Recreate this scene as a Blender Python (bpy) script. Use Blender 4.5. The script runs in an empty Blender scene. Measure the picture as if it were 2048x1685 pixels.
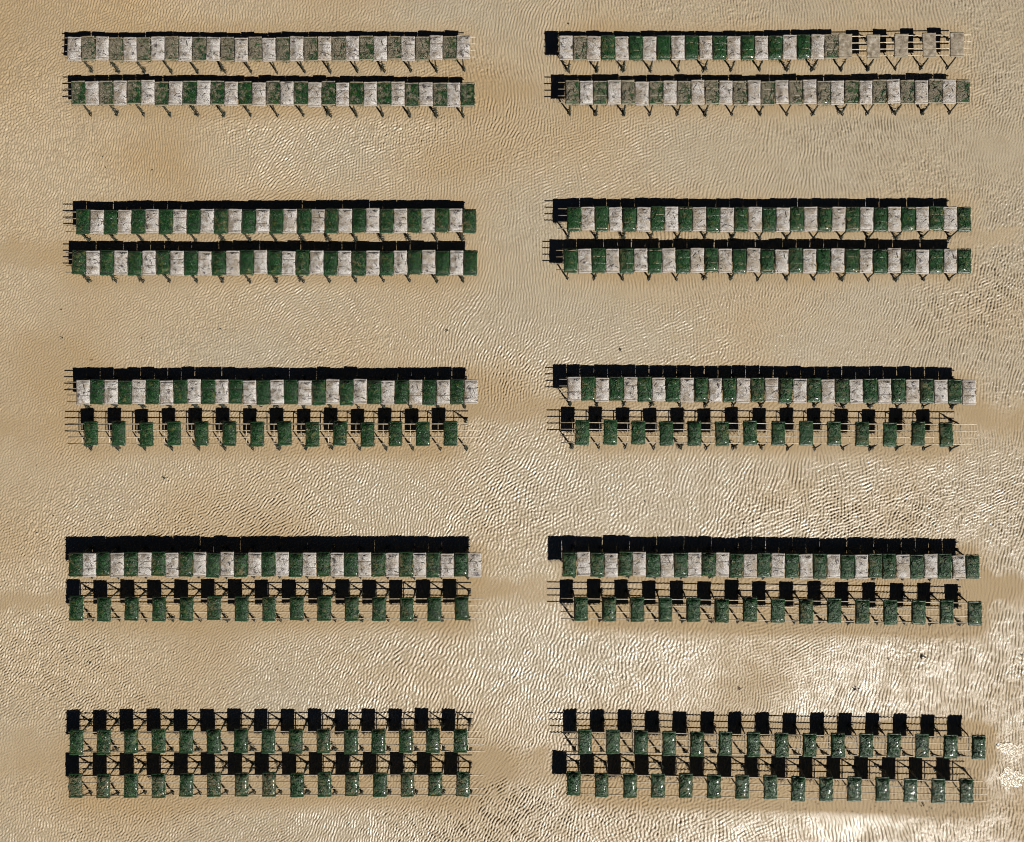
import bpy, math, random
import numpy as np

R = math.radians
scene = bpy.context.scene
col = scene.collection

# ------------------------------------------------------------------ camera, sky, sun, exposure
H = 28.0                       # drone height in metres
FPX = 1344.0                   # focal length in photo pixels (photo 2048 wide)
cam_d = bpy.data.cameras.new('camera')
cam_d.sensor_fit = 'HORIZONTAL'
cam_d.sensor_width = 36.0
cam_d.lens = 36.0 * FPX / 2048.0
cam_d.clip_end = 3000.0
cam = bpy.data.objects.new('camera', cam_d)
cam.location = (0, 0, H)
cam.rotation_euler = (0, 0, 0)
col.objects.link(cam)
scene.camera = cam

SUN_EL, SUN_AZ = 39.1, 135.0   # azimuth clockwise from the top of the picture
world = bpy.data.worlds.new('World')
scene.world = world
world.use_nodes = True
wn = world.node_tree.nodes
sky = wn.new('ShaderNodeTexSky')
sky.sky_type = 'NISHITA'
sky.sun_disc = False
sky.sun_elevation = R(SUN_EL)
sky.sun_rotation = R(SUN_AZ)
sky.air_density = 0.08
sky.dust_density = 0.0
wn['Background'].inputs['Strength'].default_value = 0.05
world.node_tree.links.new(sky.outputs[0], wn['Background'].inputs['Color'])

sun_d = bpy.data.lights.new('sun', 'SUN')
sun_d.energy = 5.0
sun_d.angle = R(0.5)
sun_d.color = (1.0, 0.955, 0.895)
sun = bpy.data.objects.new('sun', sun_d)
sun.rotation_euler = (R(90 - SUN_EL), 0, R(180 - SUN_AZ))
sun.location = (20, -20, 30)
col.objects.link(sun)

scene.view_settings.view_transform = 'Standard'
scene.view_settings.look = 'None'
scene.view_settings.gamma = 1.0
scene.view_settings.exposure = 0.36
scene.cycles.max_bounces = 6
scene.cycles.diffuse_bounces = 1
scene.cycles.filter_width = 1.0


# ------------------------------------------------------------------ helpers
def at(px, py, z=0.0):
    """photo pixel -> world point on the level plane at height z"""
    return (px - 1024.0) / FPX * (H - z), -(py - 842.5) / FPX * (H - z)


def mesh_from(name, verts, faces, mat, smooth=True):
    me = bpy.data.meshes.new(name)
    me.from_pydata([tuple(v) for v in verts], [], [tuple(f) for f in faces])
    me.materials.append(mat)
    if smooth:
        me.polygons.foreach_set('use_smooth', [True] * len(me.polygons))
    me.update()
    return me


def link(name, data, parent=None, loc=(0, 0, 0), rz=0.0, label=None, cat=None, group=None, kind=None):
    o = bpy.data.objects.new(name, data)
    col.objects.link(o)
    o.location = loc
    o.rotation_euler = (0, 0, rz)
    if parent:
        o.parent = parent
    if label: o['label'] = label
    if cat: o['category'] = cat
    if group: o['group'] = group
    if kind: o['kind'] = kind
    return o


class MB:
    def __init__(s):
        s.v, s.f = [], []

    def tube(s, pts, rad, n=6, cap=True):
        pts = [np.array(p, float) for p in pts]
        rads = rad if isinstance(rad, (list, tuple)) else [rad] * len(pts)
        base = len(s.v)
        for i, p in enumerate(pts):
            a = pts[max(i - 1, 0)]
            b = pts[min(i + 1, len(pts) - 1)]
            d = b - a
            d /= max(np.linalg.norm(d), 1e-9)
            up = np.array([0, 0, 1.0]) if abs(d[2]) < 0.9 else np.array([1.0, 0, 0])
            u = np.cross(d, up); u /= np.linalg.norm(u)
            w = np.cross(u, d)
            for k in range(n):
                t = 2 * math.pi * k / n
                s.v.append(p + rads[i] * (math.cos(t) * u + math.sin(t) * w))
        for i in range(len(pts) - 1):
            for k in range(n):
                a = base + i * n + k
                b = base + i * n + (k + 1) % n
                s.f.append((a, b, b + n, a + n))
        if cap:
            s.f.append(tuple(base + k for k in range(n))[::-1])
            s.f.append(tuple(base + (len(pts) - 1) * n + k for k in range(n)))

    def ribbon(s, pts, sides, widths):
        """thin leaf-like strip: two triangles' worth of thickness per edge (a flattened tube of 4 sides)"""
        base = len(s.v)
        n = len(pts)
        for p, sd, w in zip(pts, sides, widths):
            p = np.array(p, float); sd = np.array(sd, float)
            s.v.append(p - sd * w)
            s.v.append(p + np.array([0, 0, 0.004]))
            s.v.append(p + sd * w)
            s.v.append(p - np.array([0, 0, 0.003]))
        for i in range(n - 1):
            for k in range(4):
                a = base + i * 4 + k
                b = base + i * 4 + (k + 1) % 4
                s.f.append((a, b, b + 4, a + 4))

    def mesh(s, name, mat, smooth=True):
        return mesh_from(name, s.v, s.f, mat, smooth)


# ------------------------------------------------------------------ materials
class NT:
    def __init__(s, name):
        s.m = bpy.data.materials.new(name)
        s.m.use_nodes = True
        s.t = s.m.node_tree
        s.b = s.t.nodes['Principled BSDF']

    def n(s, typ, **kw):
        nd = s.t.nodes.new(typ)
        for k, v in kw.items():
            if hasattr(nd, k):
                setattr(nd, k, v)
            else:
                nd.inputs[k.replace('_', ' ')].default_value = v
        return nd

    def l(s, a, b):
        s.t.links.new(a, b)

    def noise(s, vec, scale, detail=3.0, rough=0.55):
        nd = s.n('ShaderNodeTexNoise')
        nd.inputs['Scale'].default_value = scale
        nd.inputs['Detail'].default_value = detail
        nd.inputs['Roughness'].default_value = rough
        s.l(vec, nd.inputs['Vector'])
        return nd.outputs['Fac']

    def ramp(s, fac, stops):
        nd = s.n('ShaderNodeValToRGB')
        cr = nd.color_ramp
        while len(cr.elements) < len(stops):
            cr.elements.new(0.5)
        for e, (p, c) in zip(cr.elements, stops):
            e.position = p
            e.color = (c, c, c, 1) if isinstance(c, (int, float)) else (*c, 1)
        s.l(fac, nd.inputs['Fac'])
        return nd.outputs['Color']

    def mix(s, fac, a, b, mode='MIX'):
        nd = s.n('ShaderNodeMix', data_type='RGBA', blend_type=mode)
        for v, i in ((fac, 0), (a, 6), (b, 7)):
            if hasattr(v, 'links') or isinstance(v, bpy.types.NodeSocket):
                s.l(v, nd.inputs[i])
            elif isinstance(v, (int, float)):
                nd.inputs[i].default_value = v if i == 0 else (v, v, v, 1)
            else:
                nd.inputs[i].default_value = (*v, 1)
        return nd.outputs[2]

    def math(s, op, a, b=0.0, c=None):
        nd = s.n('ShaderNodeMath', operation=op)
        for i, v in enumerate((a, b, c)):
            if v is None: continue
            if isinstance(v, bpy.types.NodeSocket): s.l(v, nd.inputs[i])
            else: nd.inputs[i].default_value = v
        return nd.outputs[0]

    def bump(s, h, dist, strength=1.0, prev=None):
        nd = s.n('ShaderNodeBump')
        nd.inputs['Distance'].default_value = dist
        nd.inputs['Strength'].default_value = strength
        s.l(h, nd.inputs['Height'])
        if prev is not None: s.l(prev, nd.inputs['Normal'])
        return nd.outputs[0]

    def set(s, **kw):
        for k, v in kw.items():
            i = s.b.inputs[k.replace('_', ' ')]
            if isinstance(v, bpy.types.NodeSocket): s.l(v, i)
            elif isinstance(v, tuple): i.default_value = (*v, 1)
            else: i.default_value = v
        return s.m

    def objvec(s):
        """object coordinates shifted by the object's own random number, so that copies do not repeat"""
        tc = s.n('ShaderNodeTexCoord')
        oi = s.n('ShaderNodeObjectInfo')
        r = s.math('MULTIPLY', oi.outputs['Random'], 97.0)
        cx = s.n('ShaderNodeCombineXYZ')
        s.l(r, cx.inputs[0]); s.l(s.math('MULTIPLY', r, 1.7), cx.inputs[1]); s.l(r, cx.inputs[2])
        va = s.n('ShaderNodeVectorMath', operation='ADD')
        s.l(tc.outputs['Object'], va.inputs[0]); s.l(cx.outputs[0], va.inputs[1])
        return va.outputs[0], tc.outputs['Object'], oi


def mat_pale():
    t = NT('pale_mesh_plastic')
    v, raw, oi = t.objvec()
    mot = t.noise(v, 5.0, 4.0)
    spk = t.n('ShaderNodeTexVoronoi'); spk.inputs['Scale'].default_value = 34.0
    t.l(v, spk.inputs['Vector'])
    fine = t.noise(v, 38.0, 3.0, 0.7)
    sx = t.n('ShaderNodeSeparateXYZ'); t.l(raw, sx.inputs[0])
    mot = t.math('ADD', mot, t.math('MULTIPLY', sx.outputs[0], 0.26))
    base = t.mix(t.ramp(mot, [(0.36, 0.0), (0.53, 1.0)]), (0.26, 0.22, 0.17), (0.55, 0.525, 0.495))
    sep = t.n('ShaderNodeSeparateColor'); t.l(oi.outputs['Color'], sep.inputs[0])
    # object colour red = how much brown mud lies on it
    base = t.mix(t.math('MULTIPLY', sep.outputs[0], t.ramp(t.noise(v, 2.6, 3.0), [(0.4, 1.0), (0.62, 0.0)])), base, (0.30, 0.24, 0.165))
    base = t.mix(t.ramp(fine, [(0.39, 0.9), (0.50, 0.0)]), base, (0.15, 0.13, 0.11))
    st = t.noise(v, 5.5, 3.0)
    base = t.mix(t.ramp(st, [(0.60, 0.0), (0.68, 0.88)]), base, (0.045, 0.038, 0.045))
    nb = t.bump(spk.outputs['Distance'], 0.03, 0.6)
    nb = t.bump(fine, 0.015, 0.5, nb)
    return t.set(Base_Color=base, Roughness=0.55, Normal=nb)


def mat_green():
    t = NT('wet_green_seaweed_cover')
    v, raw, oi = t.objvec()
    sep = t.n('ShaderNodeSeparateColor'); t.l(oi.outputs['Color'], sep.inputs[0])
    mp = t.n('ShaderNodeMapping'); mp.inputs['Scale'].default_value = (1.0, 0.45, 1.0)
    mp.inputs['Rotation'].default_value = (0, 0, 0.7)
    t.l(v, mp.inputs['Vector'])
    a = t.noise(v, 6.0, 4.0)
    b = t.noise(mp.outputs[0], 30.0, 4.0, 0.65)
    base = t.mix(t.ramp(a, [(0.35, 0.0), (0.65, 1.0)]), (0.004, 0.016, 0.005), (0.009, 0.050, 0.011))
    base = t.mix(t.ramp(b, [(0.46, 0.0), (0.66, 0.8)]), base, (0.028, 0.105, 0.026))
    base = t.mix(t.ramp(b, [(0.34, 0.85), (0.46, 0.0)]), base, (0.004, 0.009, 0.005))
    base = t.mix(t.ramp(t.noise(v, 8.0, 4.0, 0.6), [(0.38, 0.8), (0.56, 0.0)]), base, (0.006, 0.012, 0.006))
    base = t.mix(sep.outputs[2], base, t.mix(0.4, base, (0.025, 0.085, 0.03)))
    yel = t.ramp(t.noise(v, 4.3, 3.0), [(0.57, 0.0), (0.70, 0.75)])
    base = t.mix(yel, base, (0.095, 0.10, 0.025))
    # mud patches, driven by the red of the object colour, mostly on the left of the bag
    sx = t.n('ShaderNodeSeparateXYZ'); t.l(raw, sx.inputs[0])
    mudn = t.math('ADD', t.noise(v, 5.0, 4.0, 0.65), t.math('MULTIPLY', sx.outputs[0], -0.28))
    mudn = t.math('ADD', mudn, t.math('MULTIPLY', sep.outputs[0], 0.55))
    mudn = t.math('SUBTRACT', mudn, 0.42)
    mudn = t.math('SUBTRACT', mudn, t.ramp(t.math('MULTIPLY', sx.outputs[1], -1.0), [(0.36, 0.0), (0.42, 0.14)]))
    mudm = t.ramp(mudn, [(0.31, 0.0), (0.50, 1.0)])
    fine = t.noise(v, 45.0, 3.0, 0.7)
    mud = t.ramp(fine, [(0.37, (0.03, 0.026, 0.017)), (0.5, (0.14, 0.118, 0.078)), (0.64, (0.38, 0.33, 0.25))])
    mud = t.mix(sep.outputs[1], mud, t.ramp(fine, [(0.3, (0.035, 0.035, 0.014)), (0.7, (0.20, 0.165, 0.075))]))
    blot = t.noise(v, 8.5, 4.0, 0.7)
    mud = t.mix(t.ramp(blot, [(0.56, 0.0), (0.66, 0.85)]), mud, (0.035, 0.032, 0.022))
    base = t.mix(mudm, base, mud)
    nb = t.bump(b, 0.035, 0.9)
    nb = t.bump(fine, 0.012, 0.6, nb)
    rough = t.mix(mudm, 0.34, 0.7)
    return t.set(Base_Color=base, Roughness=rough, Normal=nb, Specular_IOR_Level=0.3, Coat_Weight=0.22, Coat_Roughness=0.12)


def mat_blade():
    t = NT('wet_seaweed_blade')
    v, raw, oi = t.objvec()
    a = t.noise(v, 9.0, 2.0)
    base = t.ramp(a, [(0.3, (0.004, 0.010, 0.005)), (0.5, (0.009, 0.038, 0.012)), (0.68, (0.030, 0.090, 0.032)), (0.78, (0.10, 0.10, 0.025))])
    return t.set(Base_Color=base, Roughness=0.36, Specular_IOR_Level=0.35, Coat_Weight=0.22, Coat_Roughness=0.12)


def mat_weed(name, stops):
    t = NT(name)
    v, raw, oi = t.objvec()
    base = t.ramp(t.noise(v, 14.0, 2.0), stops)
    return t.set(Base_Color=base, Roughness=0.5)


def mat_steel():
    t = NT('mud_coated_rebar')
    v, raw, oi = t.objvec()
    base = t.ramp(t.noise(v, 9.0, 4.0), [(0.28, (0.05, 0.04, 0.03)), (0.40, (0.32, 0.265, 0.18)), (0.65, (0.56, 0.48, 0.36))])
    return t.set(Base_Color=base, Roughness=0.6)


def mat_leg():
    t = NT('algae_stained_rebar')
    v, raw, oi = t.objvec()
    base = t.ramp(t.noise(v, 11.0, 3.0), [(0.35, (0.008, 0.010, 0.006)), (0.58, (0.03, 0.028, 0.016)), (0.75, (0.25, 0.21, 0.14))])
    return t.set(Base_Color=base, Roughness=0.6)


def mat_simple(name, c, r=0.6):
    t = NT(name)
    v, raw, oi = t.objvec()
    k = t.noise(v, 20.0, 2.0)
    base = t.mix(k, tuple(x * 0.6 for x in c), c)
    return t.set(Base_Color=base, Roughness=r)


def mat_empty():
    t = NT('flat_brown_mesh')
    v, raw, oi = t.objvec()
    base = t.ramp(t.noise(v, 6.0, 4.0), [(0.3, (0.14, 0.11, 0.075)), (0.55, (0.30, 0.255, 0.19)), (0.75, (0.48, 0.44, 0.38))])
    mp = t.n('ShaderNodeMapping'); mp.inputs['Rotation'].default_value = (0, 0, 0.9)
    mp.inputs['Scale'].default_value = (1.0, 0.15, 1.0)
    t.l(v, mp.inputs['Vector'])
    cr = t.noise(mp.outputs[0], 14.0, 2.0)
    base = t.mix(t.ramp(cr, [(0.64, 0.0), (0.72, 0.8)]), base, (0.05, 0.04, 0.03))
    nb = t.bump(t.noise(v, 40.0, 3.0), 0.02, 0.6)
    return t.set(Base_Color=base, Roughness=0.5, Normal=nb)


def mat_sand():
    t = NT('wet_rippled_sand')
    tc = t.n('ShaderNodeTexCoord')
    v = tc.outputs['Object']
    at_ = t.n('ShaderNodeAttribute'); at_.attribute_name = 'wet'
    wet = at_.outputs['Fac']
    big = t.noise(v, 0.22, 4.0)
    med = t.noise(v, 1.6, 4.0)
    fine = t.noise(v, 90.0, 2.0, 0.7)
    grain = t.noise(v, 24.0, 3.0, 0.7)
    dry = t.mix(t.ramp(big, [(0.35, 0.0), (0.65, 1.0)]), (0.362, 0.264, 0.146), (0.348, 0.268, 0.164))
    base = t.mix(t.ramp(wet, [(0.10, 0.0), (0.42, 1.0)]), dry, (0.400, 0.322, 0.212))
    base = t.mix(t.ramp(wet, [(0.45, 0.0), (0.9, 1.0)]), base, (0.395, 0.337, 0.240))
    base = t.mix(t.ramp(med, [(0.3, 0.25), (0.6, 0.0)]), base, (0.31, 0.225, 0.135))
    base = t.mix(t.ramp(grain, [(0.30, 0.25), (0.5, 0.0)]), base, (0.24, 0.18, 0.115))
    sk = t.n('ShaderNodeAttribute'); sk.attribute_name = 'speck'
    base = t.mix(sk.outputs['Fac'], base, (0.075, 0.05, 0.03))
    fa = t.n('ShaderNodeAttribute'); fa.attribute_name = 'far'
    mp = t.n('ShaderNodeMapping'); mp.inputs['Scale'].default_value = (7.0, 1.3, 1.0)
    t.l(v, mp.inputs['Vector'])
    nb = t.bump(t.math('MULTIPLY', t.noise(mp.outputs[0], 1.0, 2.0), fa.outputs['Fac']), 0.03, 0.8)
    nb = t.bump(grain, 0.016, 0.9, nb)
    nb = t.bump(fine, 0.002, 0.6, nb)
    patch = t.ramp(t.noise(v, 1.3, 4.0, 0.65), [(0.36, 0.25), (0.60, 1.0)])
    shine = t.math('MULTIPLY', t.ramp(wet, [(0.12, 0.0), (0.6, 1.0)]), patch)
    rough = t.math('SUBTRACT', 0.62, t.math('MULTIPLY', shine, 0.26))
    cw = t.math('MULTIPLY', shine, 1.0)
    spec = t.math('ADD', 0.10, t.math('MULTIPLY', shine, 0.50))
    return t.set(Base_Color=base, Roughness=rough, Normal=nb, Specular_IOR_Level=spec, Coat_Weight=cw, Coat_Roughness=0.235,
                 Coat_IOR=1.5, Coat_Normal=nb)


def mat_water():
    t = NT('shallow_sea_water')
    tc = t.n('ShaderNodeTexCoord')
    nb = t.bump(t.noise(tc.outputs['Object'], 9.0, 3.0), 0.05, 1.0)
    return t.set(Base_Color=(0.40, 0.33, 0.22), Roughness=0.2, Normal=nb, Specular_IOR_Level=0.5)


M_PALE, M_GREEN, M_BLADE, M_STEEL, M_LEG, M_EMPTY, M_SAND = (mat_pale(), mat_green(), mat_blade(), mat_steel(),
                                                            mat_leg(), mat_empty(), mat_sand())
M_WATER = mat_water()
M_WEED = mat_weed('dark_seaweed', [(0.35, (0.006, 0.008, 0.005)), (0.55, (0.016, 0.024, 0.010)), (0.72, (0.06, 0.062, 0.026))])
M_REDWEED = mat_weed('brown_seaweed', [(0.35, (0.03, 0.012, 0.008)), (0.6, (0.09, 0.035, 0.02))])
M_STRAP_P = mat_simple('pale_rubber_strap', (0.55, 0.47, 0.34))
M_STRAP_D = mat_simple('dark_rubber_strap', (0.035, 0.035, 0.03))
M_FLAP_P = mat_simple('pale_mesh_flap', (0.40, 0.36, 0.31))
M_FLAP_G = mat_simple('green_stained_flap', (0.022, 0.058, 0.025), 0.4)
M_FLAP_B = mat_simple('muddy_flap', (0.25, 0.21, 0.14))

# ------------------------------------------------------------------ the racks, read off the photograph
# column, bag pattern, left and right limits, rack centre line (left, middle, right), rail ends, first and last leg
G14, G15 = 'G-' * 13 + 'G', 'G-' * 14 + 'G'
ROWS = [
    ('left', 'WB' * 14 + 'W', 133.7, 940.9, (96.2, 98, 94.5), 130, 951, 181, 926.5),
    ('left', 'BW' * 14 + 'B', 141.6, 948.8, (185, 187, 189.4), 131, 951, 180, 925),
    ('left', 'GW' * 14 + 'G', 151.7, 952.2, (444, 442.5, 441), 132, 953, 178, 924.5),
    ('left', 'GW' * 14 + 'G', 143.1, 954.4, (525.5, 525.4, 525.4), 132, 954, 178, 925),
    ('left', 'WG' * 14 + 'W', 152.1, 955.5, (784.3, 784.3, 784.3), 135, 957, 178.6, 928.6),
    ('left', G14, 168, 914.5, (868, 868, 868), 136, 959.6, 182, 932),
    ('left', 'GW' * 15, 137, 962.7, (1129.7, 1130, 1131.2), 136, 964, 182, 935),
    ('left', G15, 138.6, 937, (1217.8, 1217.8, 1217.8), 137, 965.6, 184, 938),
    ('left', G15, 138.2, 934.4, (1484.5, 1483.5, 1483), 137, 969, 181, 939.5),
    ('left', G15, 137, 939, (1573, 1570.5, 1570.4), 137, 967, 181, 941),
    ('right', 'WBWGWGWGWGWGWGWGWGWBE-E-E-E-E', 1117.6, 1928.9, (96, 94.5, 90), 1115, 1942, 1137.4, 1897.5),
    ('right', 'BW' * 14 + 'B', 1130.2, 1940.6, (185, 185, 182), 1116, 1942, 1137.4, 1899.7),
    ('right', 'GW' * 14 + 'G', 1133.6, 1942.4, (437.5, 438.5, 437.7), 1116, 1943, 1137.4, 1899.7),
    ('right', 'GW' * 14 + 'G', 1126.8, 1943, (520.5, 521.5, 523), 1112, 1943, 1135, 1898.6),
    ('right', 'WG' * 14 + 'W', 1134, 1952.5, (778.8, 781, 784.7), 1118, 1953, 1139.6, 1903),
    ('right', G14, 1150.9, 1906, (865.5, 867, 869), 1121, 1953, 1142, 1903),
    ('right', 'GW' * 7 + 'GWGWGWGWGGWGWGWG', 1125, 1959.2, (1128.7, 1131.5, 1135), 1123, 1962, 1145, 1912),
    ('right', G15, 1148.6, 1964, (1217.3, 1221.5, 1226.5), 1121.7, 1967, 1145.5, 1917),
    ('right', G15, 1155.8, 1971, (1484, 1490, 1494.5), 1126, 1971, 1150, 1919),
    ('right', G15, 1134, 1946.9, (1568.2, 1576, 1582.7), 1132, 1974, 1155, 1928),
]
Z_RAIL, R_RAIL = 0.600, 0.020
Z_BAG = Z_RAIL + R_RAIL + 0.001
RAIL_Y = (-0.405, -0.135, 0.135, 0.405)
FOOT_Y = 0.60


def row_y(row, px):
    """photo y of the rack's centre line at photo x (a parabola through three points)"""
    x0, x1 = row[2], row[3]
    t = (px - x0) / (x1 - x0)
    a, b, c = row[4]
    return a * (1 - t) * (1 - 2 * t) + b * 4 * t * (1 - t) + c * t * (2 * t - 1)


# ------------------------------------------------------------------ the sand: one sheet to the horizon, ripples as real relief
def build_sand():
    rng = np.random.default_rng(11)
    d = 0.025
    nx, ny = 1920, 1600
    xs = (np.arange(nx) - (nx - 1) / 2) * d
    ys = (np.arange(ny) - (ny - 1) / 2) * d
    X, Y = np.meshgrid(xs, ys)
    kx = np.fft.fftfreq(nx, d) * 2 * np.pi
    ky = np.fft.fftfreq(ny, d) * 2 * np.pi
    KX, KY = np.meshgrid(kx, ky)
    K = np.hypot(KX, KY)
    TH = np.arctan2(KY, KX)
    white = np.fft.fft2(rng.standard_normal((ny, nx)))

    def smooth(scale, seed, aniso=1.0):
        w = np.fft.fft2(np.random.default_rng(seed).standard_normal((ny, nx)))
        g = np.exp(-0.5 * ((KX * scale * aniso) ** 2 + (KY * scale) ** 2))
        f = np.fft.ifft2(w * g).real
        return f / f.std()

    px = X / H * FPX + 1024.0
    py = -Y / H * FPX + 842.5

    def blob(cx, cy, rx, ry):
        return np.exp(-((px - cx) / rx) ** 2 - ((py - cy) / ry) ** 2)

    # local direction of the ripples
    n1 = smooth(1.6, 3)
    n2 = smooth(0.8, 4)
    lean = np.radians(13.0) * np.clip((1500 - px) / 700, -0.4, 1.0) + np.radians(8) * np.clip((py - 1000) / 500, -1, 1)
    theta = -lean + np.radians(9.0) * n1 + np.radians(7.0) * n2
    spread = np.radians(10.0) + np.radians(22.0) * np.clip(0.50 + 0.5 * smooth(2.2, 5, 0.6) + 0.35 * np.clip((900 - px) / 900, -1, 1), 0, 1)
    Z = np.zeros((ny, nx), complex)
    W = np.zeros((ny, nx))
    big_w = blob(1180, 1080, 330, 240) + blob(1500, 1640, 600, 120) + blob(1900, 1450, 260, 330) + blob(1000, 1330, 260, 160)
    lam_f = 0.113 + 0.018 * np.clip((px - 300) / 900, 0, 1) + 0.016 * np.clip(big_w, 0, 1) + 0.008 * smooth(1.5, 21)
    lams = (0.110, 0.130, 0.158)
    scaly = np.clip(0.55 + 0.55 * smooth(1.8, 23, 1.4) + 0.5 * np.clip((800 - px) / 700, -1, 1), 0, 1) ** 1.3
    for lam in lams:
        k0 = 2 * np.pi / lam
        rad = np.exp(-0.5 * ((K - k0) / (0.15 * k0)) ** 2)
        wl = np.exp(-0.5 * ((lam_f - lam) / 0.0135) ** 2)
        for a in np.radians(np.arange(-80, 65, 16)):
            filt = rad * np.exp(-0.5 * (np.angle(np.exp(1j * (TH - a))) / np.radians(9.0)) ** 2)
            z = np.fft.ifft2(white * filt)
            z /= np.abs(z).std() + 1e-12
            w = np.exp(-0.5 * ((a - theta) / spread) ** 2)
            w = (w + 0.95 * scaly * np.exp(-0.5 * ((a + np.radians(66)) / np.radians(12)) ** 2)) * wl
            Z += w * z
            W += w * w
    Z /= np.sqrt(W)
    A = np.abs(Z); A /= A.mean(); WL = (lam_f / 0.14) ** 0.6
    PH = np.angle(Z)
    u = (PH / (2 * np.pi)) % 1.0                      # asymmetric ripple: short steep lee face, long gentle back
    rise = 0.36
    prof = np.where(u < rise, -np.cos(np.pi * u / rise), np.cos(np.pi * (u - rise) / (1 - rise)))
    # how strong the ripples are: weak in channels and under the racks, strong on the lower right
    amp = 0.76 + 0.04 * np.clip((px - 700) / 1000, -0.5, 1) + 0.02 * np.clip((py - 700) / 900, -0.6, 1)
    amp *= np.clip(0.95 + 0.20 * smooth(1.3, 6, 1.6), 0.45, 1.5)
    near = np.zeros_like(amp)
    for r in ROWS:
        cy = row_y(r, np.clip(px, r[2], r[3]))
        inx = 1 / (1 + np.exp(-(px - r[2] + 10) / 14)) * 1 / (1 + np.exp((px - r[3] - 10) / 14))
        near = np.maximum(near, inx * np.exp(-((py - cy) / 52.0) ** 4))
    wob = smooth(0.5, 8)
    wob2 = smooth(0.14, 31)
    chan = np.zeros_like(amp)
    for c in ((1035, 175, 90, 22), (1030, 815, 95, 26), (1020, 1180, 95, 26), (1025, 1530, 90, 34), 
              (2000, 480, 70, 22), (2010, 830, 70, 34), (2020, 1180, 60, 30), (50, 850, 90, 26), (55, 1205, 90, 22), (40, 1510, 110, 44),
              (60, 510, 90, 26), (60, 500, 60, 20)):
        cx, cy, rx, ry = c
        q = np.exp(-((px - cx + 16 * wob) / (rx * 1.25)) ** 4 - ((py - cy + 5 * wob + 5 * wob2) / ry) ** 4)
        chan = np.maximum(chan, q * np.clip(0.9 + 0.2 * wob, 0.5, 1.1))
    chan = np.clip(chan, 0, 1)
    amp *= 1 - 0.50 * near
    amp *= 1 + 0.36 * np.clip((800 - px) / 500, 0, 1)
    amp *= 1 - 0.72 * chan
    smooth_patch = np.clip(blob(1990, 300, 120, 60) + blob(1700, 1625, 210, 22) + blob(250, 575, 140, 14) + blob(1250, 590, 100, 14) + blob(420, 1268, 110, 14), 0, 1)
    amp *= 1 - 0.6 * smooth_patch * np.clip(1 + 0.4 * wob, 0.2, 1.3)
    h = 0.0150 * WL * amp * np.minimum(A, 1.6) ** 0.8 * prof
    # broad swells and scour around the feet
    h += 0.010 * smooth(0.9, 9) * 0.5
    h += (0.0026 + 0.0032 * np.clip(smooth(0.7, 22, 1.5) + 0.1, 0, 1.4)) * smooth(0.030, 10) * np.clip(amp, 0.1, 1)
    for r in ROWS:
        lx = np.linspace(r[7], r[8], 15)
        for x in lx:
            wx, _ = at(x, 0)
            ax = (x - 1024) * 1.0219 + 1024
            _, wy = at(0, row_y(r, ax), Z_RAIL)
            for s in (-1, 1):
                cx, cy = wx, wy + s * FOOT_Y
                i0, i1 = np.searchsorted(xs, (cx - 0.6, cx + 0.6))
                j0, j1 = np.searchsorted(ys, (cy - 0.6, cy + 0.6))
                if i0 >= i1 or j0 >= j1: continue
                big = 1.9 if s < 0 and r[0] == 'right' and r[4][0] < 200 and x > 1600 else 1.0
                q = ((X[j0:j1, i0:i1] - cx - 0.08 * (big - 1)) / (0.20 * big)) ** 2 + ((Y[j0:j1, i0:i1] - cy + 0.05 * (big - 1)) / (0.15 * big)) ** 2
                e = np.exp(-q)
                h[j0:j1, i0:i1] = h[j0:j1, i0:i1] * (1 - 0.8 * e) - 0.012 * e
    edge = np.minimum(np.minimum(np.arange(nx), nx - 1 - np.arange(nx))[None, :], np.minimum(np.arange(ny), ny - 1 - np.arange(ny))[:, None])
    h *= np.clip(edge / 20.0, 0, 1)
    wet = np.clip(0.58 + 0.26 * np.clip((px - 900) / 1000, -0.8, 1) + 0.12 * np.clip((py - 800) / 800, -1, 1) + 0.18 * smooth(1.0, 12, 1.5), 0.05, 1)
    wet *= (1 - 0.88 * near) * (1 - 0.62 * chan)
    wet = np.clip(wet - 0.52 * np.clip(blob(1980, 1480, 620, 420), 0, 1), 0.03, 1)
    # brown specks: worm casts, weed crumbs and shell bits, thickest by the last right rack
    speck = np.zeros_like(h)
    rs = np.random.default_rng(77)
    sp = [(rs.uniform(1560, 1960), rs.uniform(1535, 1640), rs.uniform(0.02, 0.05)) for _ in range(190)] + \
         [(rs.uniform(0, 2048), rs.uniform(0, 1685), rs.uniform(0.015, 0.035)) for _ in range(420)]
    for qx, qy, sz in sp:
        wx, wy = at(qx, qy)
        i0, i1 = np.searchsorted(xs, (wx - 4 * sz, wx + 4 * sz)); j0, j1 = np.searchsorted(ys, (wy - 4 * sz, wy + 4 * sz))
        if i0 >= i1 or j0 >= j1: continue
        e = np.exp(-((X[j0:j1, i0:i1] - wx) / sz) ** 2 - ((Y[j0:j1, i0:i1] - wy) / (sz * rs.uniform(0.6, 1.3))) ** 2)
        speck[j0:j1, i0:i1] = np.maximum(speck[j0:j1, i0:i1], e * rs.uniform(0.35, 0.95))
        h[j0:j1, i0:i1] += 0.006 * e
    # stretch the outermost lines to the horizon
    ox = np.array([30., 60., 200., 900.])
    fx = np.concatenate([-(ox[::-1]) + xs[0], xs, xs[-1] + ox])
    fy = np.concatenate([-(ox[::-1]) + ys[0], ys, ys[-1] + ox])
    hh = np.pad(h, 4)
    ww = np.pad(wet, 4, mode='edge')
    far = np.pad(1 - np.clip(edge / 20.0, 0, 1), 4, constant_values=1.0)
    NX, NY = len(fx), len(fy)
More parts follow.
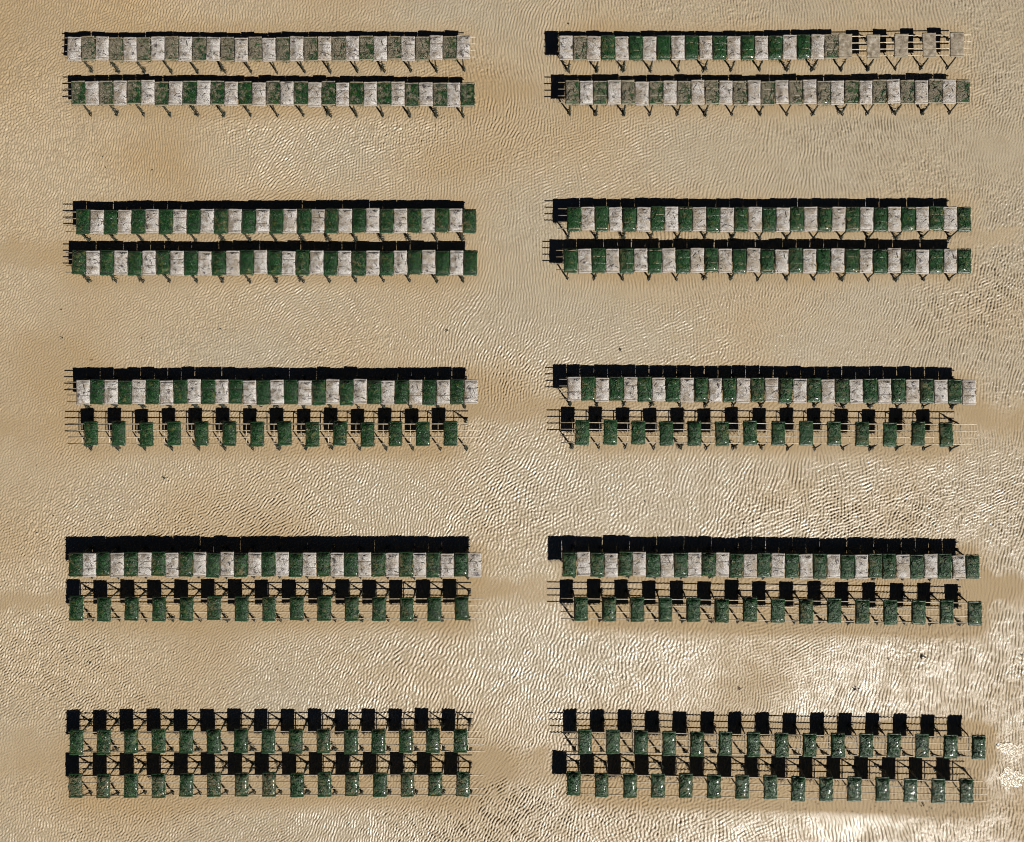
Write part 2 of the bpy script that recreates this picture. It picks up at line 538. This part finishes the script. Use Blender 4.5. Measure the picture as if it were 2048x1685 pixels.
    GX, GY = np.meshgrid(fx, fy)
    co = np.stack([GX, GY, hh], -1).reshape(-1, 3).astype(np.float32)
    idx = np.arange(NX * NY, dtype=np.int32).reshape(NY, NX)
    q = np.stack([idx[:-1, :-1], idx[:-1, 1:], idx[1:, 1:], idx[1:, :-1]], -1).reshape(-1, 4)
    me = bpy.data.meshes.new('sand')
    me.vertices.add(NX * NY)
    me.vertices.foreach_set('co', co.ravel())
    me.loops.add(q.size)
    me.loops.foreach_set('vertex_index', q.ravel())
    me.polygons.add(len(q))
    me.polygons.foreach_set('loop_start', np.arange(0, q.size, 4, dtype=np.int32))
    me.polygons.foreach_set('use_smooth', np.ones(len(q), bool))
    me.update(calc_edges=True)
    a = me.attributes.new('wet', 'FLOAT', 'POINT')
    a.data.foreach_set('value', ww.ravel().astype(np.float32))
    a = me.attributes.new('speck', 'FLOAT', 'POINT')
    a.data.foreach_set('value', np.pad(speck, 4).ravel().astype(np.float32))
    a = me.attributes.new('far', 'FLOAT', 'POINT')
    a.data.foreach_set('value', far.ravel().astype(np.float32))
    me.materials.append(M_SAND)
    link('sand', me, kind='structure', label='wet rippled tidal sand with glinting crests and smooth channels')

    def height(x, y):
        i = int(np.clip(np.searchsorted(xs, x), 0, nx - 1)); j = int(np.clip(np.searchsorted(ys, y), 0, ny - 1))
        return float(h[j, i])
    return height


sand_z = build_sand()

# ------------------------------------------------------------------ bag prototypes
BW, BL = 0.561, 1.0


def bag_profile(seed, full, left_empty):
    """height of the sack's upper skin over local (x, y)"""
    rg = np.random.default_rng(seed)
    ws = [(rg.uniform(3, 13), rg.uniform(3, 11), rg.uniform(0, 6.28), rg.uniform(0.4, 1.0)) for _ in range(9)]
    ws2 = [(rg.uniform(-75, 75), rg.uniform(-75, 75), rg.uniform(0, 6.28), rg.uniform(0.5, 1.0)) for _ in range(14)]
    tilt = rg.uniform(-0.010, 0.016)
    pu = 2.1 if full > 0.078 else 3.2

    def f(x, y):
        u, v = abs(x) / (BW / 2), abs(y) / (BL / 2 - 0.055)
        if u >= 1: u = 1.0
        if v >= 1: v = 1.0
        dome = (1 - u ** pu) ** 0.62 * (1 - v ** 7) ** 0.7
        t = full * dome
        t *= 1 - left_empty * max(0.0, min(1.0, 0.5 - (x + 0.06) / 0.16))
        lump = sum(a * math.sin(k * x + l * y + p) for k, l, p, a in ws) / 4.0
        lump2 = sum(a * math.sin(k * x + l * y + p) for k, l, p, a in ws2) / 5.0
        t += dome * (0.016 * lump + 0.006 * lump2 + tilt * x / 0.28)
        for ry in (-0.405, -0.135, 0.135, 0.405):       # elastic straps pinch it slightly
            t -= 0.010 * dome * math.exp(-((y - ry) / 0.02) ** 2)
        return max(t, 0.0) + 0.014
    return f


def sack_mesh(name, seed, mat, full, left_empty):
    f = bag_profile(seed, full, left_empty)
    rg = random.Random(seed)
    nx, ny = 18, 32
    v, fa = [], []
    wav = [rg.uniform(-0.006, 0.006) for _ in range(8)]
    for j in range(ny + 1):
        y = (j / ny - 0.5) * (BL - 0.05)
        pinch = 1 - 0.026 * math.cos(math.pi * y / BL) ** 2 + wav[j % 8] * 0.5
        for i in range(nx + 1):
            x = (i / nx - 0.5) * BW
            v.append((x * pinch, y, f(x, y)))
    top = len(v)
    for j in range(ny + 1):
        for i in range(nx + 1):
            x, y, z = v[j * (nx + 1) + i]
            v.append((x, y, 0.0))
    for j in range(ny):
        for i in range(nx):
            a = j * (nx + 1) + i
            fa.append((a, a + 1, a + nx + 2, a + nx + 1))
            b = a + top
            fa.append((b, b + nx + 1, b + nx + 2, b + 1))
    w = nx + 1
    for i in range(nx):
        a = i; fa.append((a + top, a + 1 + top, a + 1, a))
        a = ny * w + i; fa.append((a, a + 1, a + 1 + top, a + top))
    for j in range(ny):
        a = j * w; fa.append((a, a + w, a + w + top, a + top))
        a = j * w + nx; fa.append((a + top, a + w + top, a + w, a))
    me = mesh_from(name, v, fa, mat)
    return me, f


def flap_mesh(name, seed, mat):
    """the folded, clipped end of a sack: a wavy flat lip 5 cm deep with a closing rod; local y points outward"""
    rg = random.Random(seed)
    nx = 12
    v, fa = [], []
    ph = rg.uniform(0, 6)
    for i in range(nx + 1):
        x = (i / nx - 0.5) * (BW - 0.012)
        z = 0.016 + 0.006 * math.sin(11 * x + ph) + 0.004 * math.sin(27 * x)
        lip = 0.052 + 0.006 * math.sin(9 * x + ph * 2)
        for y, zz in ((-0.008, z + 0.004), (0.010, z + 0.016), (0.024, z + 0.008), (lip, z - 0.002), (lip, z - 0.008), (0.0, z - 0.014)):
            v.append((x, y, zz))
    for i in range(nx):
        for k in range(6):
            a = i * 6 + k
            b = i * 6 + (k + 1) % 6
            fa.append((a, b, b + 6, a + 6))
    fa.append(tuple(range(6))[::-1])
    fa.append(tuple(nx * 6 + k for k in range(6)))
    return mesh_from(name, v, fa, mat)


def strap_mesh(name, f, y0, slant, x0, x1, mat):
    m = MB()
    pts, sides, wd = [], [], []
    for i in range(11):
        x = x0 + (x1 - x0) * i / 10
        y = y0 + slant * x
        pts.append((x, y, f(x, y) + 0.006)); sides.append((0, 1, 0)); wd.append(0.0075)
    m.ribbon(pts, sides, wd)
    return m.mesh(name, mat)


def blades_mesh(name, seed, f, n, where, mat, fringe):
    """strands and sheets of green weed draped over the sack, some hanging over its edges"""
    rg = random.Random(seed)
    m = MB()
    for k in range(n):
        if where == 'all' or rg.random() < 0.3:
            x, y = rg.uniform(-0.26, 0.26), rg.uniform(-0.48, 0.48)
        else:
            x, y = (rg.uniform(0.02, 0.27), rg.uniform(-0.48, 0.1)) if rg.random() < 0.6 else (rg.uniform(-0.26, 0.26), rg.uniform(-0.49, -0.36))
        a = rg.gauss(0.6, 0.9)
        ln = rg.uniform(0.08, 0.30)
        w = rg.uniform(0.004, 0.016)
        pts, sides, wd = [], [], []
        st = 6
        for i in range(st + 1):
            zz = f(x, y) + rg.uniform(0.003, 0.016)
            if abs(x) > BW / 2 or abs(y) > BL / 2 - 0.03:
                zz = max(0.012 - 0.6 * max(abs(x) - BW / 2, abs(y) - BL / 2 + 0.03, 0), -0.12)
            pts.append((x, y, zz))
            tw = rg.uniform(-0.5, 0.5)
            sides.append((-math.sin(a), math.cos(a), tw))
            wd.append(w * math.sin(math.pi * (0.12 + 0.80 * i / st)))
            x += math.cos(a) * ln / st; y += math.sin(a) * ln / st
            a += rg.uniform(-0.5, 0.5)
            x = max(-BW / 2 - 0.012, min(BW / 2 + 0.012, x))
            y = max(-BL / 2 - 0.02, min(BL / 2 + 0.01, y))
        m.ribbon(pts, sides, wd)
    for k in range(fringe):                               # ragged fringe hanging from the edges
        sidey = rg.random() < 0.45
        if sidey:
            p = [rg.uniform(-0.27, 0.27), -0.49 if rg.random() < 0.8 else 0.49]; d = [rg.uniform(-0.3, 0.3), math.copysign(1, p[1])]
        else:
            p = [BW / 2 - 0.01 if rg.random() < 0.6 else -BW / 2 + 0.01, rg.uniform(-0.48, 0.48)]; d = [math.copysign(1, p[0]), rg.uniform(-0.5, 0.5)]
        ln = rg.uniform(0.02, 0.085)
        pts = [(p[0] + d[0] * ln * t * 0.55, p[1] + d[1] * ln * t * 0.55, 0.022 - 0.10 * t * t * ln / 0.05) for t in (0, 0.5, 1.0)]
        m.ribbon(pts, [(-d[1], d[0], 0)] * 3, [0.007, 0.006, 0.002])
    return m.mesh(name, mat)


class Kind:
    pass


def make_kind(n, seed0, mat, full, empt, flapmat, blades=0, where='all', fringe=0, bmat=None):
    out = []
    for i in range(n):
        k = Kind()
        rg = random.Random(seed0 + i)
        k.sack, k.f = sack_mesh('sack', seed0 + i, mat, rg.uniform(*full), rg.uniform(*empt))
        k.flap = flap_mesh('end_flap', seed0 + i, flapmat)
        k.pale = [strap_mesh('strap', k.f, y, rg.uniform(-0.05, 0.05), -0.27 + rg.uniform(0, 0.25), 0.27, M_STRAP_P) for y in RAIL_Y]
        k.dark = [strap_mesh('strap', k.f, y, rg.uniform(-0.05, 0.05), -0.27 + rg.uniform(0, 0.2), 0.27, M_STRAP_D) for y in RAIL_Y]
        k.weed2 = blades_mesh('seaweed', seed0 + 50 + i, k.f, 12, 'all', M_WEED, 14) if where == 'edge' else None
        k.weed = blades_mesh('seaweed', seed0 + i, k.f, blades, where, bmat or M_BLADE, fringe) if blades else None
        out.append(k)
    return out


KINDS = {
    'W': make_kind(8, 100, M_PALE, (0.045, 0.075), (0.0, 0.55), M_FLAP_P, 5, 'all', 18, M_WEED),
    'G': make_kind(10, 200, M_GREEN, (0.085, 0.135), (0.0, 0.3), M_FLAP_G, 64, 'all', 60),
    'B': make_kind(6, 300, M_GREEN, (0.030, 0.055), (0.0, 0.3), M_FLAP_B, 26, 'edge', 20),
    'E': make_kind(4, 400, M_EMPTY, (0.006, 0.012), (0.0, 0.0), M_FLAP_B),
}

# ------------------------------------------------------------------ rack parts (meshes shared by every rack)
def crossbar_mesh():
    m = MB()
    m.tube([(0, -0.42, -0.034), (0, 0, -0.036), (0, 0.42, -0.032)], 0.017)
    return m.mesh('crossbar', M_STEEL)


def leg_mesh(s, seed):
    """rebar leg splayed outward from the rail to a bent triangular foot resting on the sand"""
    rg = random.Random(seed)
    j = lambda a: rg.uniform(-a, a)
    m = MB()
    fx = j(0.03)
    m.tube([(0, s * 0.405, Z_RAIL - 0.025), (j(0.01), s * 0.46, 0.44), (fx * 0.6, s * 0.535, 0.2), (fx, s * (FOOT_Y - 0.01), 0.012)],
           [0.018, 0.027, 0.032, 0.034])
    q = [(fx, s * (FOOT_Y - 0.02), 0.016), (fx + 0.085 + j(0.02), s * FOOT_Y + j(0.02), 0.012), (fx + 0.05 + j(0.02), s * FOOT_Y - 0.11 + j(0.02), 0.012),
         (fx - 0.02, s * FOOT_Y - 0.03, 0.012)]
    m.tube(q, 0.018)
    m.tube([(fx, s * FOOT_Y, 0.014), (fx + j(0.05) + 0.02, s * FOOT_Y - 0.10, 0.006)], [0.012, 0.007])
    return m.mesh('leg', M_LEG)


def tuft_mesh(s, seed, big=1.0):
    """dark weed caught round the lower leg and foot"""
    rg = random.Random(seed)
    m = MB()
    m.ribbon([(0.012, s * (FOOT_Y - 0.2 * z / 0.6), z) for z in (0.46, 0.35, 0.24, 0.12, 0.02)], [(1, 0, 0.2)] * 5, [0.008, 0.016, 0.02, 0.022, 0.016])
    for k in range(rg.randint(16, 26)):
        z = 0.01 + 0.45 * rg.random() ** 1.7
        y = s * (FOOT_Y - 0.20 * z / 0.6)
        x = rg.uniform(-0.02, 0.03)
        a = rg.uniform(0, 6.28)
        ln = rg.uniform(0.05, 0.14) * big
        pts, sides, wd = [], [], []
        for i in range(5):
            pts.append((x, y, max(z, 0.008)))
            sides.append((-math.sin(a), math.cos(a), rg.uniform(-0.4, 0.4)))
            wd.append(0.021 * (1 - 0.7 * i / 4) * big)
            x += math.cos(a) * ln / 4; y += math.sin(a) * ln / 4; z -= rg.uniform(0.01, 0.05); a += rg.uniform(-0.5, 0.5)
        m.ribbon(pts, sides, wd)
    return m.mesh('seaweed', M_WEED)


CROSS = crossbar_mesh()
LEGS = {s: [leg_mesh(s, 500 + i) for i in range(6)] for s in (-1, 1)}
TUFTS = {s: [tuft_mesh(s, 600 + i, random.Random(i).uniform(0.7, 1.35)) for i in range(8)] for s in (-1, 1)}

ORD = ['first', 'second', 'third', 'fourth', 'fifth', 'sixth', 'seventh', 'eighth', 'ninth', 'tenth', 'eleventh', 'twelfth', 'thirteenth',
       'fourteenth', 'fifteenth', 'sixteenth', 'seventeenth', 'eighteenth', 'nineteenth', 'twentieth'] + \
      ['twenty-' + s for s in ('first', 'second', 'third', 'fourth', 'fifth', 'sixth', 'seventh', 'eighth', 'ninth')] + ['thirtieth']
RACKLOOK = {'W': 'rebar rack closely packed with pale and seaweed covered bags', 'B': 'rebar rack packed with pale and brownish bags',
            'G': 'rebar rack with spaced green seaweed covered bags and open gaps', 'E': 'rebar rack ending in spaced flat brown bags'}
BAG = {'W': ('pale_oyster_bag', 'pale mesh bag', 'pale bag', 'pale oyster bags lying on the racks'),
       'G': ('seaweed_covered_bag', 'green seaweed covered bag', 'seaweed bag', 'green seaweed covered bags lying on the racks'),
       'B': ('muddy_oyster_bag', 'brownish muddy bag', 'muddy bag', 'muddy brown bags lying on the racks'),
       'E': ('empty_oyster_bag', 'flat brown empty bag', 'empty bag', 'flat brown bags at the end of a rack')}

rnd = random.Random(42)
count = {'left': 0, 'right': 0}
for row in ROWS:
    side, pat, xl, xr, yc, rl, rr, l0, l1 = row
    n_rack = count[side]; count[side] += 1
    where = '%s rack down, %s column' % (ORD[n_rack], side)
    sparse = '-' in pat and 'E' not in pat
    # --- the rack: an Empty on the sand, four rails, crossbars and two lines of legs
    mx, my = at((rl + rr) / 2, row_y(row, (xl + xr) / 2), Z_RAIL)
    look = 'E' if 'E' in pat else 'B' if 'B' in pat else 'G' if sparse else 'W'
    rack = link('oyster_rack', None, loc=(mx, my, 0), label=RACKLOOK[look] + ', ' + where, cat='rack', group='oyster racks standing on the sand')
    rack.empty_display_size = 0.3
    for ry in RAIL_Y:
        m = MB()
        pts = []
        for i in range(17):
            p = rl + (rr - rl) * i / 16
            wx, wy = at(p, row_y(row, p), Z_RAIL)
            pts.append((wx - mx, wy - my + ry + 0.006 * math.sin(i * 1.3 + ry * 20 + n_rack), Z_RAIL + 0.003 * math.sin(i * 2.1 + ry * 9)))
        m.tube(pts, R_RAIL, 6)
        link('rail', m.mesh('rail', M_STEEL), rack)
    for i in range(15):
        g = l0 + (l1 - l0) * i / 14 + rnd.uniform(-0.8, 0.8)
        wx, _ = at(g, 0)
        ppx = 1024 + wx / (H - Z_RAIL) * FPX
        _, wy = at(0, row_y(row, ppx), Z_RAIL)
        link('crossbar', CROSS, rack, (wx - mx, wy - my, Z_RAIL))
        for s in (-1, 1):
            gz = sand_z(wx, wy + s * FOOT_Y)
            leg = link('leg', LEGS[s][rnd.randrange(6)], rack, (wx - mx, wy - my + rnd.uniform(-0.02, 0.02), gz + 0.004))
            leg.scale = (rnd.choice((1, -1)) if side == 'right' else 1, 1, 1)
            if rnd.random() < (0.92 if side == 'left' else 0.75):
                link('seaweed', TUFTS[s][rnd.randrange(8)], leg)
    # --- the bags lying on it
    n = len(pat)
    pitch = (xr - xl) / n if not sparse else (xr - 27.2 - xl) / (n - 1)
    num = 0
    for i, c in enumerate(pat):
        if c == '-': continue
        px = xl + pitch * (i + 0.5) if not sparse else xl + 13.6 + pitch * i
        wx, wy = at(px, row_y(row, px), Z_BAG + 0.03)
        name, lk, cat, grp = BAG[c]
        lab = '%s, %s bag from left on %s' % (lk, ORD[num], where)
        num += 1
        k = KINDS[c][rnd.randrange(len(KINDS[c]))]
        b = link(name, k.sack, loc=(wx + rnd.uniform(-0.008, 0.008), wy + rnd.uniform(-0.03, 0.03), Z_BAG), rz=rnd.gauss(0, 0.017),
                 label=lab, cat=cat, group=grp)
        b.scale = (rnd.uniform(0.97, 1.01), rnd.uniform(0.97, 1.025), rnd.uniform(0.85, 1.2))
        # red of the object colour = how muddy this bag is
        mud = {'W': rnd.uniform(0.1, 0.75), 'G': rnd.uniform(0.12, 0.50), 'B': rnd.uniform(0.64, 0.94), 'E': 0}[c]
        if side == 'left' and n_rack == 9: mud = rnd.uniform(0.3, 0.72)
        if side == 'right' and n_rack in (8, 9): mud = rnd.uniform(0.05, 0.45)
        if side == 'left' and n_rack == 1 and c == 'B': mud = rnd.uniform(0.36, 0.68)
        if side == 'right' and c == 'W': mud = min(mud + 0.15, 1)
        b.color = (mud, 1.0 if c == 'G' and n_rack < 8 else 0.7 if c == 'G' else 0.0, 0.9 if side == 'right' else 0.1, 1)
        link('end_flap', k.flap, b, (0, BL / 2 - 0.052, 0.0), math.pi * 0)
        link('end_flap', k.flap, b, (0, -BL / 2 + 0.052, 0.0), math.pi)
        for wd_ in (k.weed, k.weed2):
            if wd_: link('seaweed', wd_, b, kind='stuff')
        if not sparse:
            ss = k.pale if (side == 'right' and n_rack in (0, 1, 2, 3)) or c == 'E' else k.dark
            for q in rnd.sample(range(4), 1 if rnd.random() < 0.5 else 2):
                link('strap', ss[q], b)

# ------------------------------------------------------------------ scraps of weed on the sand
def clump_mesh(seed, size, mat):
    rg = random.Random(seed)
    m = MB()
    for k in range(rg.randint(5, 9)):
        x, y = rg.gauss(0, size * 0.25), rg.gauss(0, size * 0.2)
        a = rg.uniform(0, 6.28)
        ln = rg.uniform(0.5, 1.1) * size
        pts, sides, wd = [], [], []
        for i in range(6):
            pts.append((x, y, 0.012 + rg.uniform(0, 0.25) * size * math.sin(math.pi * i / 5)))
            sides.append((-math.sin(a), math.cos(a), rg.uniform(-0.5, 0.5)))
            wd.append(size * 0.11 * math.sin(math.pi * (0.15 + 0.75 * i / 5)))
            x += math.cos(a) * ln / 6; y += math.sin(a) * ln / 6; a += rg.uniform(-0.7, 0.7)
        m.ribbon(pts, sides, wd)
    return m.mesh('seaweed_clump', mat)


D, RD = M_WEED, M_REDWEED
CLUMPS = [
    (205, 313, 0.06, D, 'upper of two dark weed scraps on sand between second and third left racks'),
    (211, 335, 0.06, D, 'lower of two dark weed scraps on sand between second and third left racks'),
    (305, 341, 0.06, D, 'lone dark weed scrap just above the third left rack'),
    (123, 620, 0.08, D, 'dark weed scrap below left end of fourth left rack'),
    (124, 676, 0.08, D, 'dark weed scrap at far left, halfway between fourth and fifth left racks'),
    (283, 677, 0.06, D, 'thin weed thread on sand between fourth and fifth left racks'),
    (440, 659, 0.09, D, 'dark weed scrap below middle of fourth left rack'),
    (893, 661, 0.09, D, 'dark weed scrap below right end of fourth left rack'),
    (183, 721, 0.08, RD, 'reddish weed scrap just above left end of fifth left rack'),
    (641, 706, 0.08, D, 'small dark weed scrap just above middle of fifth left rack'),
    (1241, 700, 0.10, D, 'upright dark weed scrap above left part of fifth right rack'),
    (330, 957, 0.11, D, 'dark weed scrap below the sixth left rack'),
    (548, 998, 0.06, D, 'tiny dark weed scrap above middle of seventh left rack'),
    (106, 1031, 0.07, D, 'dark weed scrap above and left of seventh left rack'),
    (1053, 976, 0.08, RD, 'reddish weed scrap on open sand between columns, below sixth racks'),
    (522, 814.5, 0.10, RD, 'reddish weed scrap in gap between fifth and sixth left racks'),
    (1676, 811, 0.13, RD, 'reddish weed clump in gap between fifth and sixth right racks'),
    (180, 1326, 0.09, D, 'dark weed scrap on sand above left end of ninth left rack'),
    (134, 1313, 0.06, D, 'tiny weed scrap left of column, above the ninth left rack'),
    (554, 1339, 0.06, D, 'tiny weed scrap above middle of ninth left rack'),
    (447, 1378, 0.06, RD, 'small reddish weed scrap just above ninth left rack'),
    (1843, 1313, 0.20, D, 'large dark weed clump between eighth and ninth right racks'),
    (1776, 1317, 0.08, D, 'small dark weed scrap beside the large clump above ninth right rack'),
    (1710, 1378, 0.16, RD, 'reddish brown weed clump just above middle of ninth right rack'),
    (1478, 1377, 0.10, RD, 'reddish weed scrap just above left half of ninth right rack'),
    (2043, 1311, 0.10, D, 'dark weed scrap at right picture edge beyond ninth right rack'),
    (1290, 1003, 0.06, D, 'tiny weed scrap above left part of seventh right rack'),
    (1845, 1610, 0.12, D, 'dark weed clump on sand below right end of tenth right rack'),
    (1137, 49, 0.08, D, 'dark weed scrap above left end of first right rack'),
]
for i, (px, py, sz, mt, lab) in enumerate(CLUMPS):
    x, y = at(px, py)
    link('seaweed_clump', clump_mesh(900 + i, sz, mt), loc=(x, y, sand_z(x, y)), label=lab, cat='seaweed', group='weed scraps lying on the sand')

# ------------------------------------------------------------------ a shallow puddle at the lower right
def puddle(px, py, rx, ry, seed):
    rg = np.random.default_rng(seed)
    x0, y0 = at(px, py)
    v, f = [(0, 0, 0.0)], []
    n, rings = 48, 8
    k = rg.uniform(0, 6.28, 5)
    for r in range(1, rings + 1):
        for i in range(n):
            a = 2 * math.pi * i / n
            q = (r / rings) * (1 + 0.16 * math.sin(2 * a + k[0]) + 0.12 * math.sin(3 * a + k[1]) + 0.08 * math.sin(5 * a + k[2]) + 0.05 * math.sin(9 * a + k[3]))
            x, y = q * rx * math.cos(a), q * ry * math.sin(a)
            v.append((x, y, 0.004 * math.sin(23 * x + 9 * y + k[4]) * (1 - r / rings)))
    for i in range(n):
        f.append((0, 1 + i, 1 + (i + 1) % n))
    for r in range(rings - 1):
        for i in range(n):
            a = 1 + r * n + i; b = 1 + r * n + (i + 1) % n
            f.append((a, a + n, b + n, b))
    link('water', mesh_from('water', v, f, M_WATER), loc=(x0, y0, 0.006), kind='structure', label='shallow glinting puddle on the sand')


puddle(2018, 1498, 0.46, 0.26, 1)
puddle(2022, 1558, 0.44, 0.50, 2)
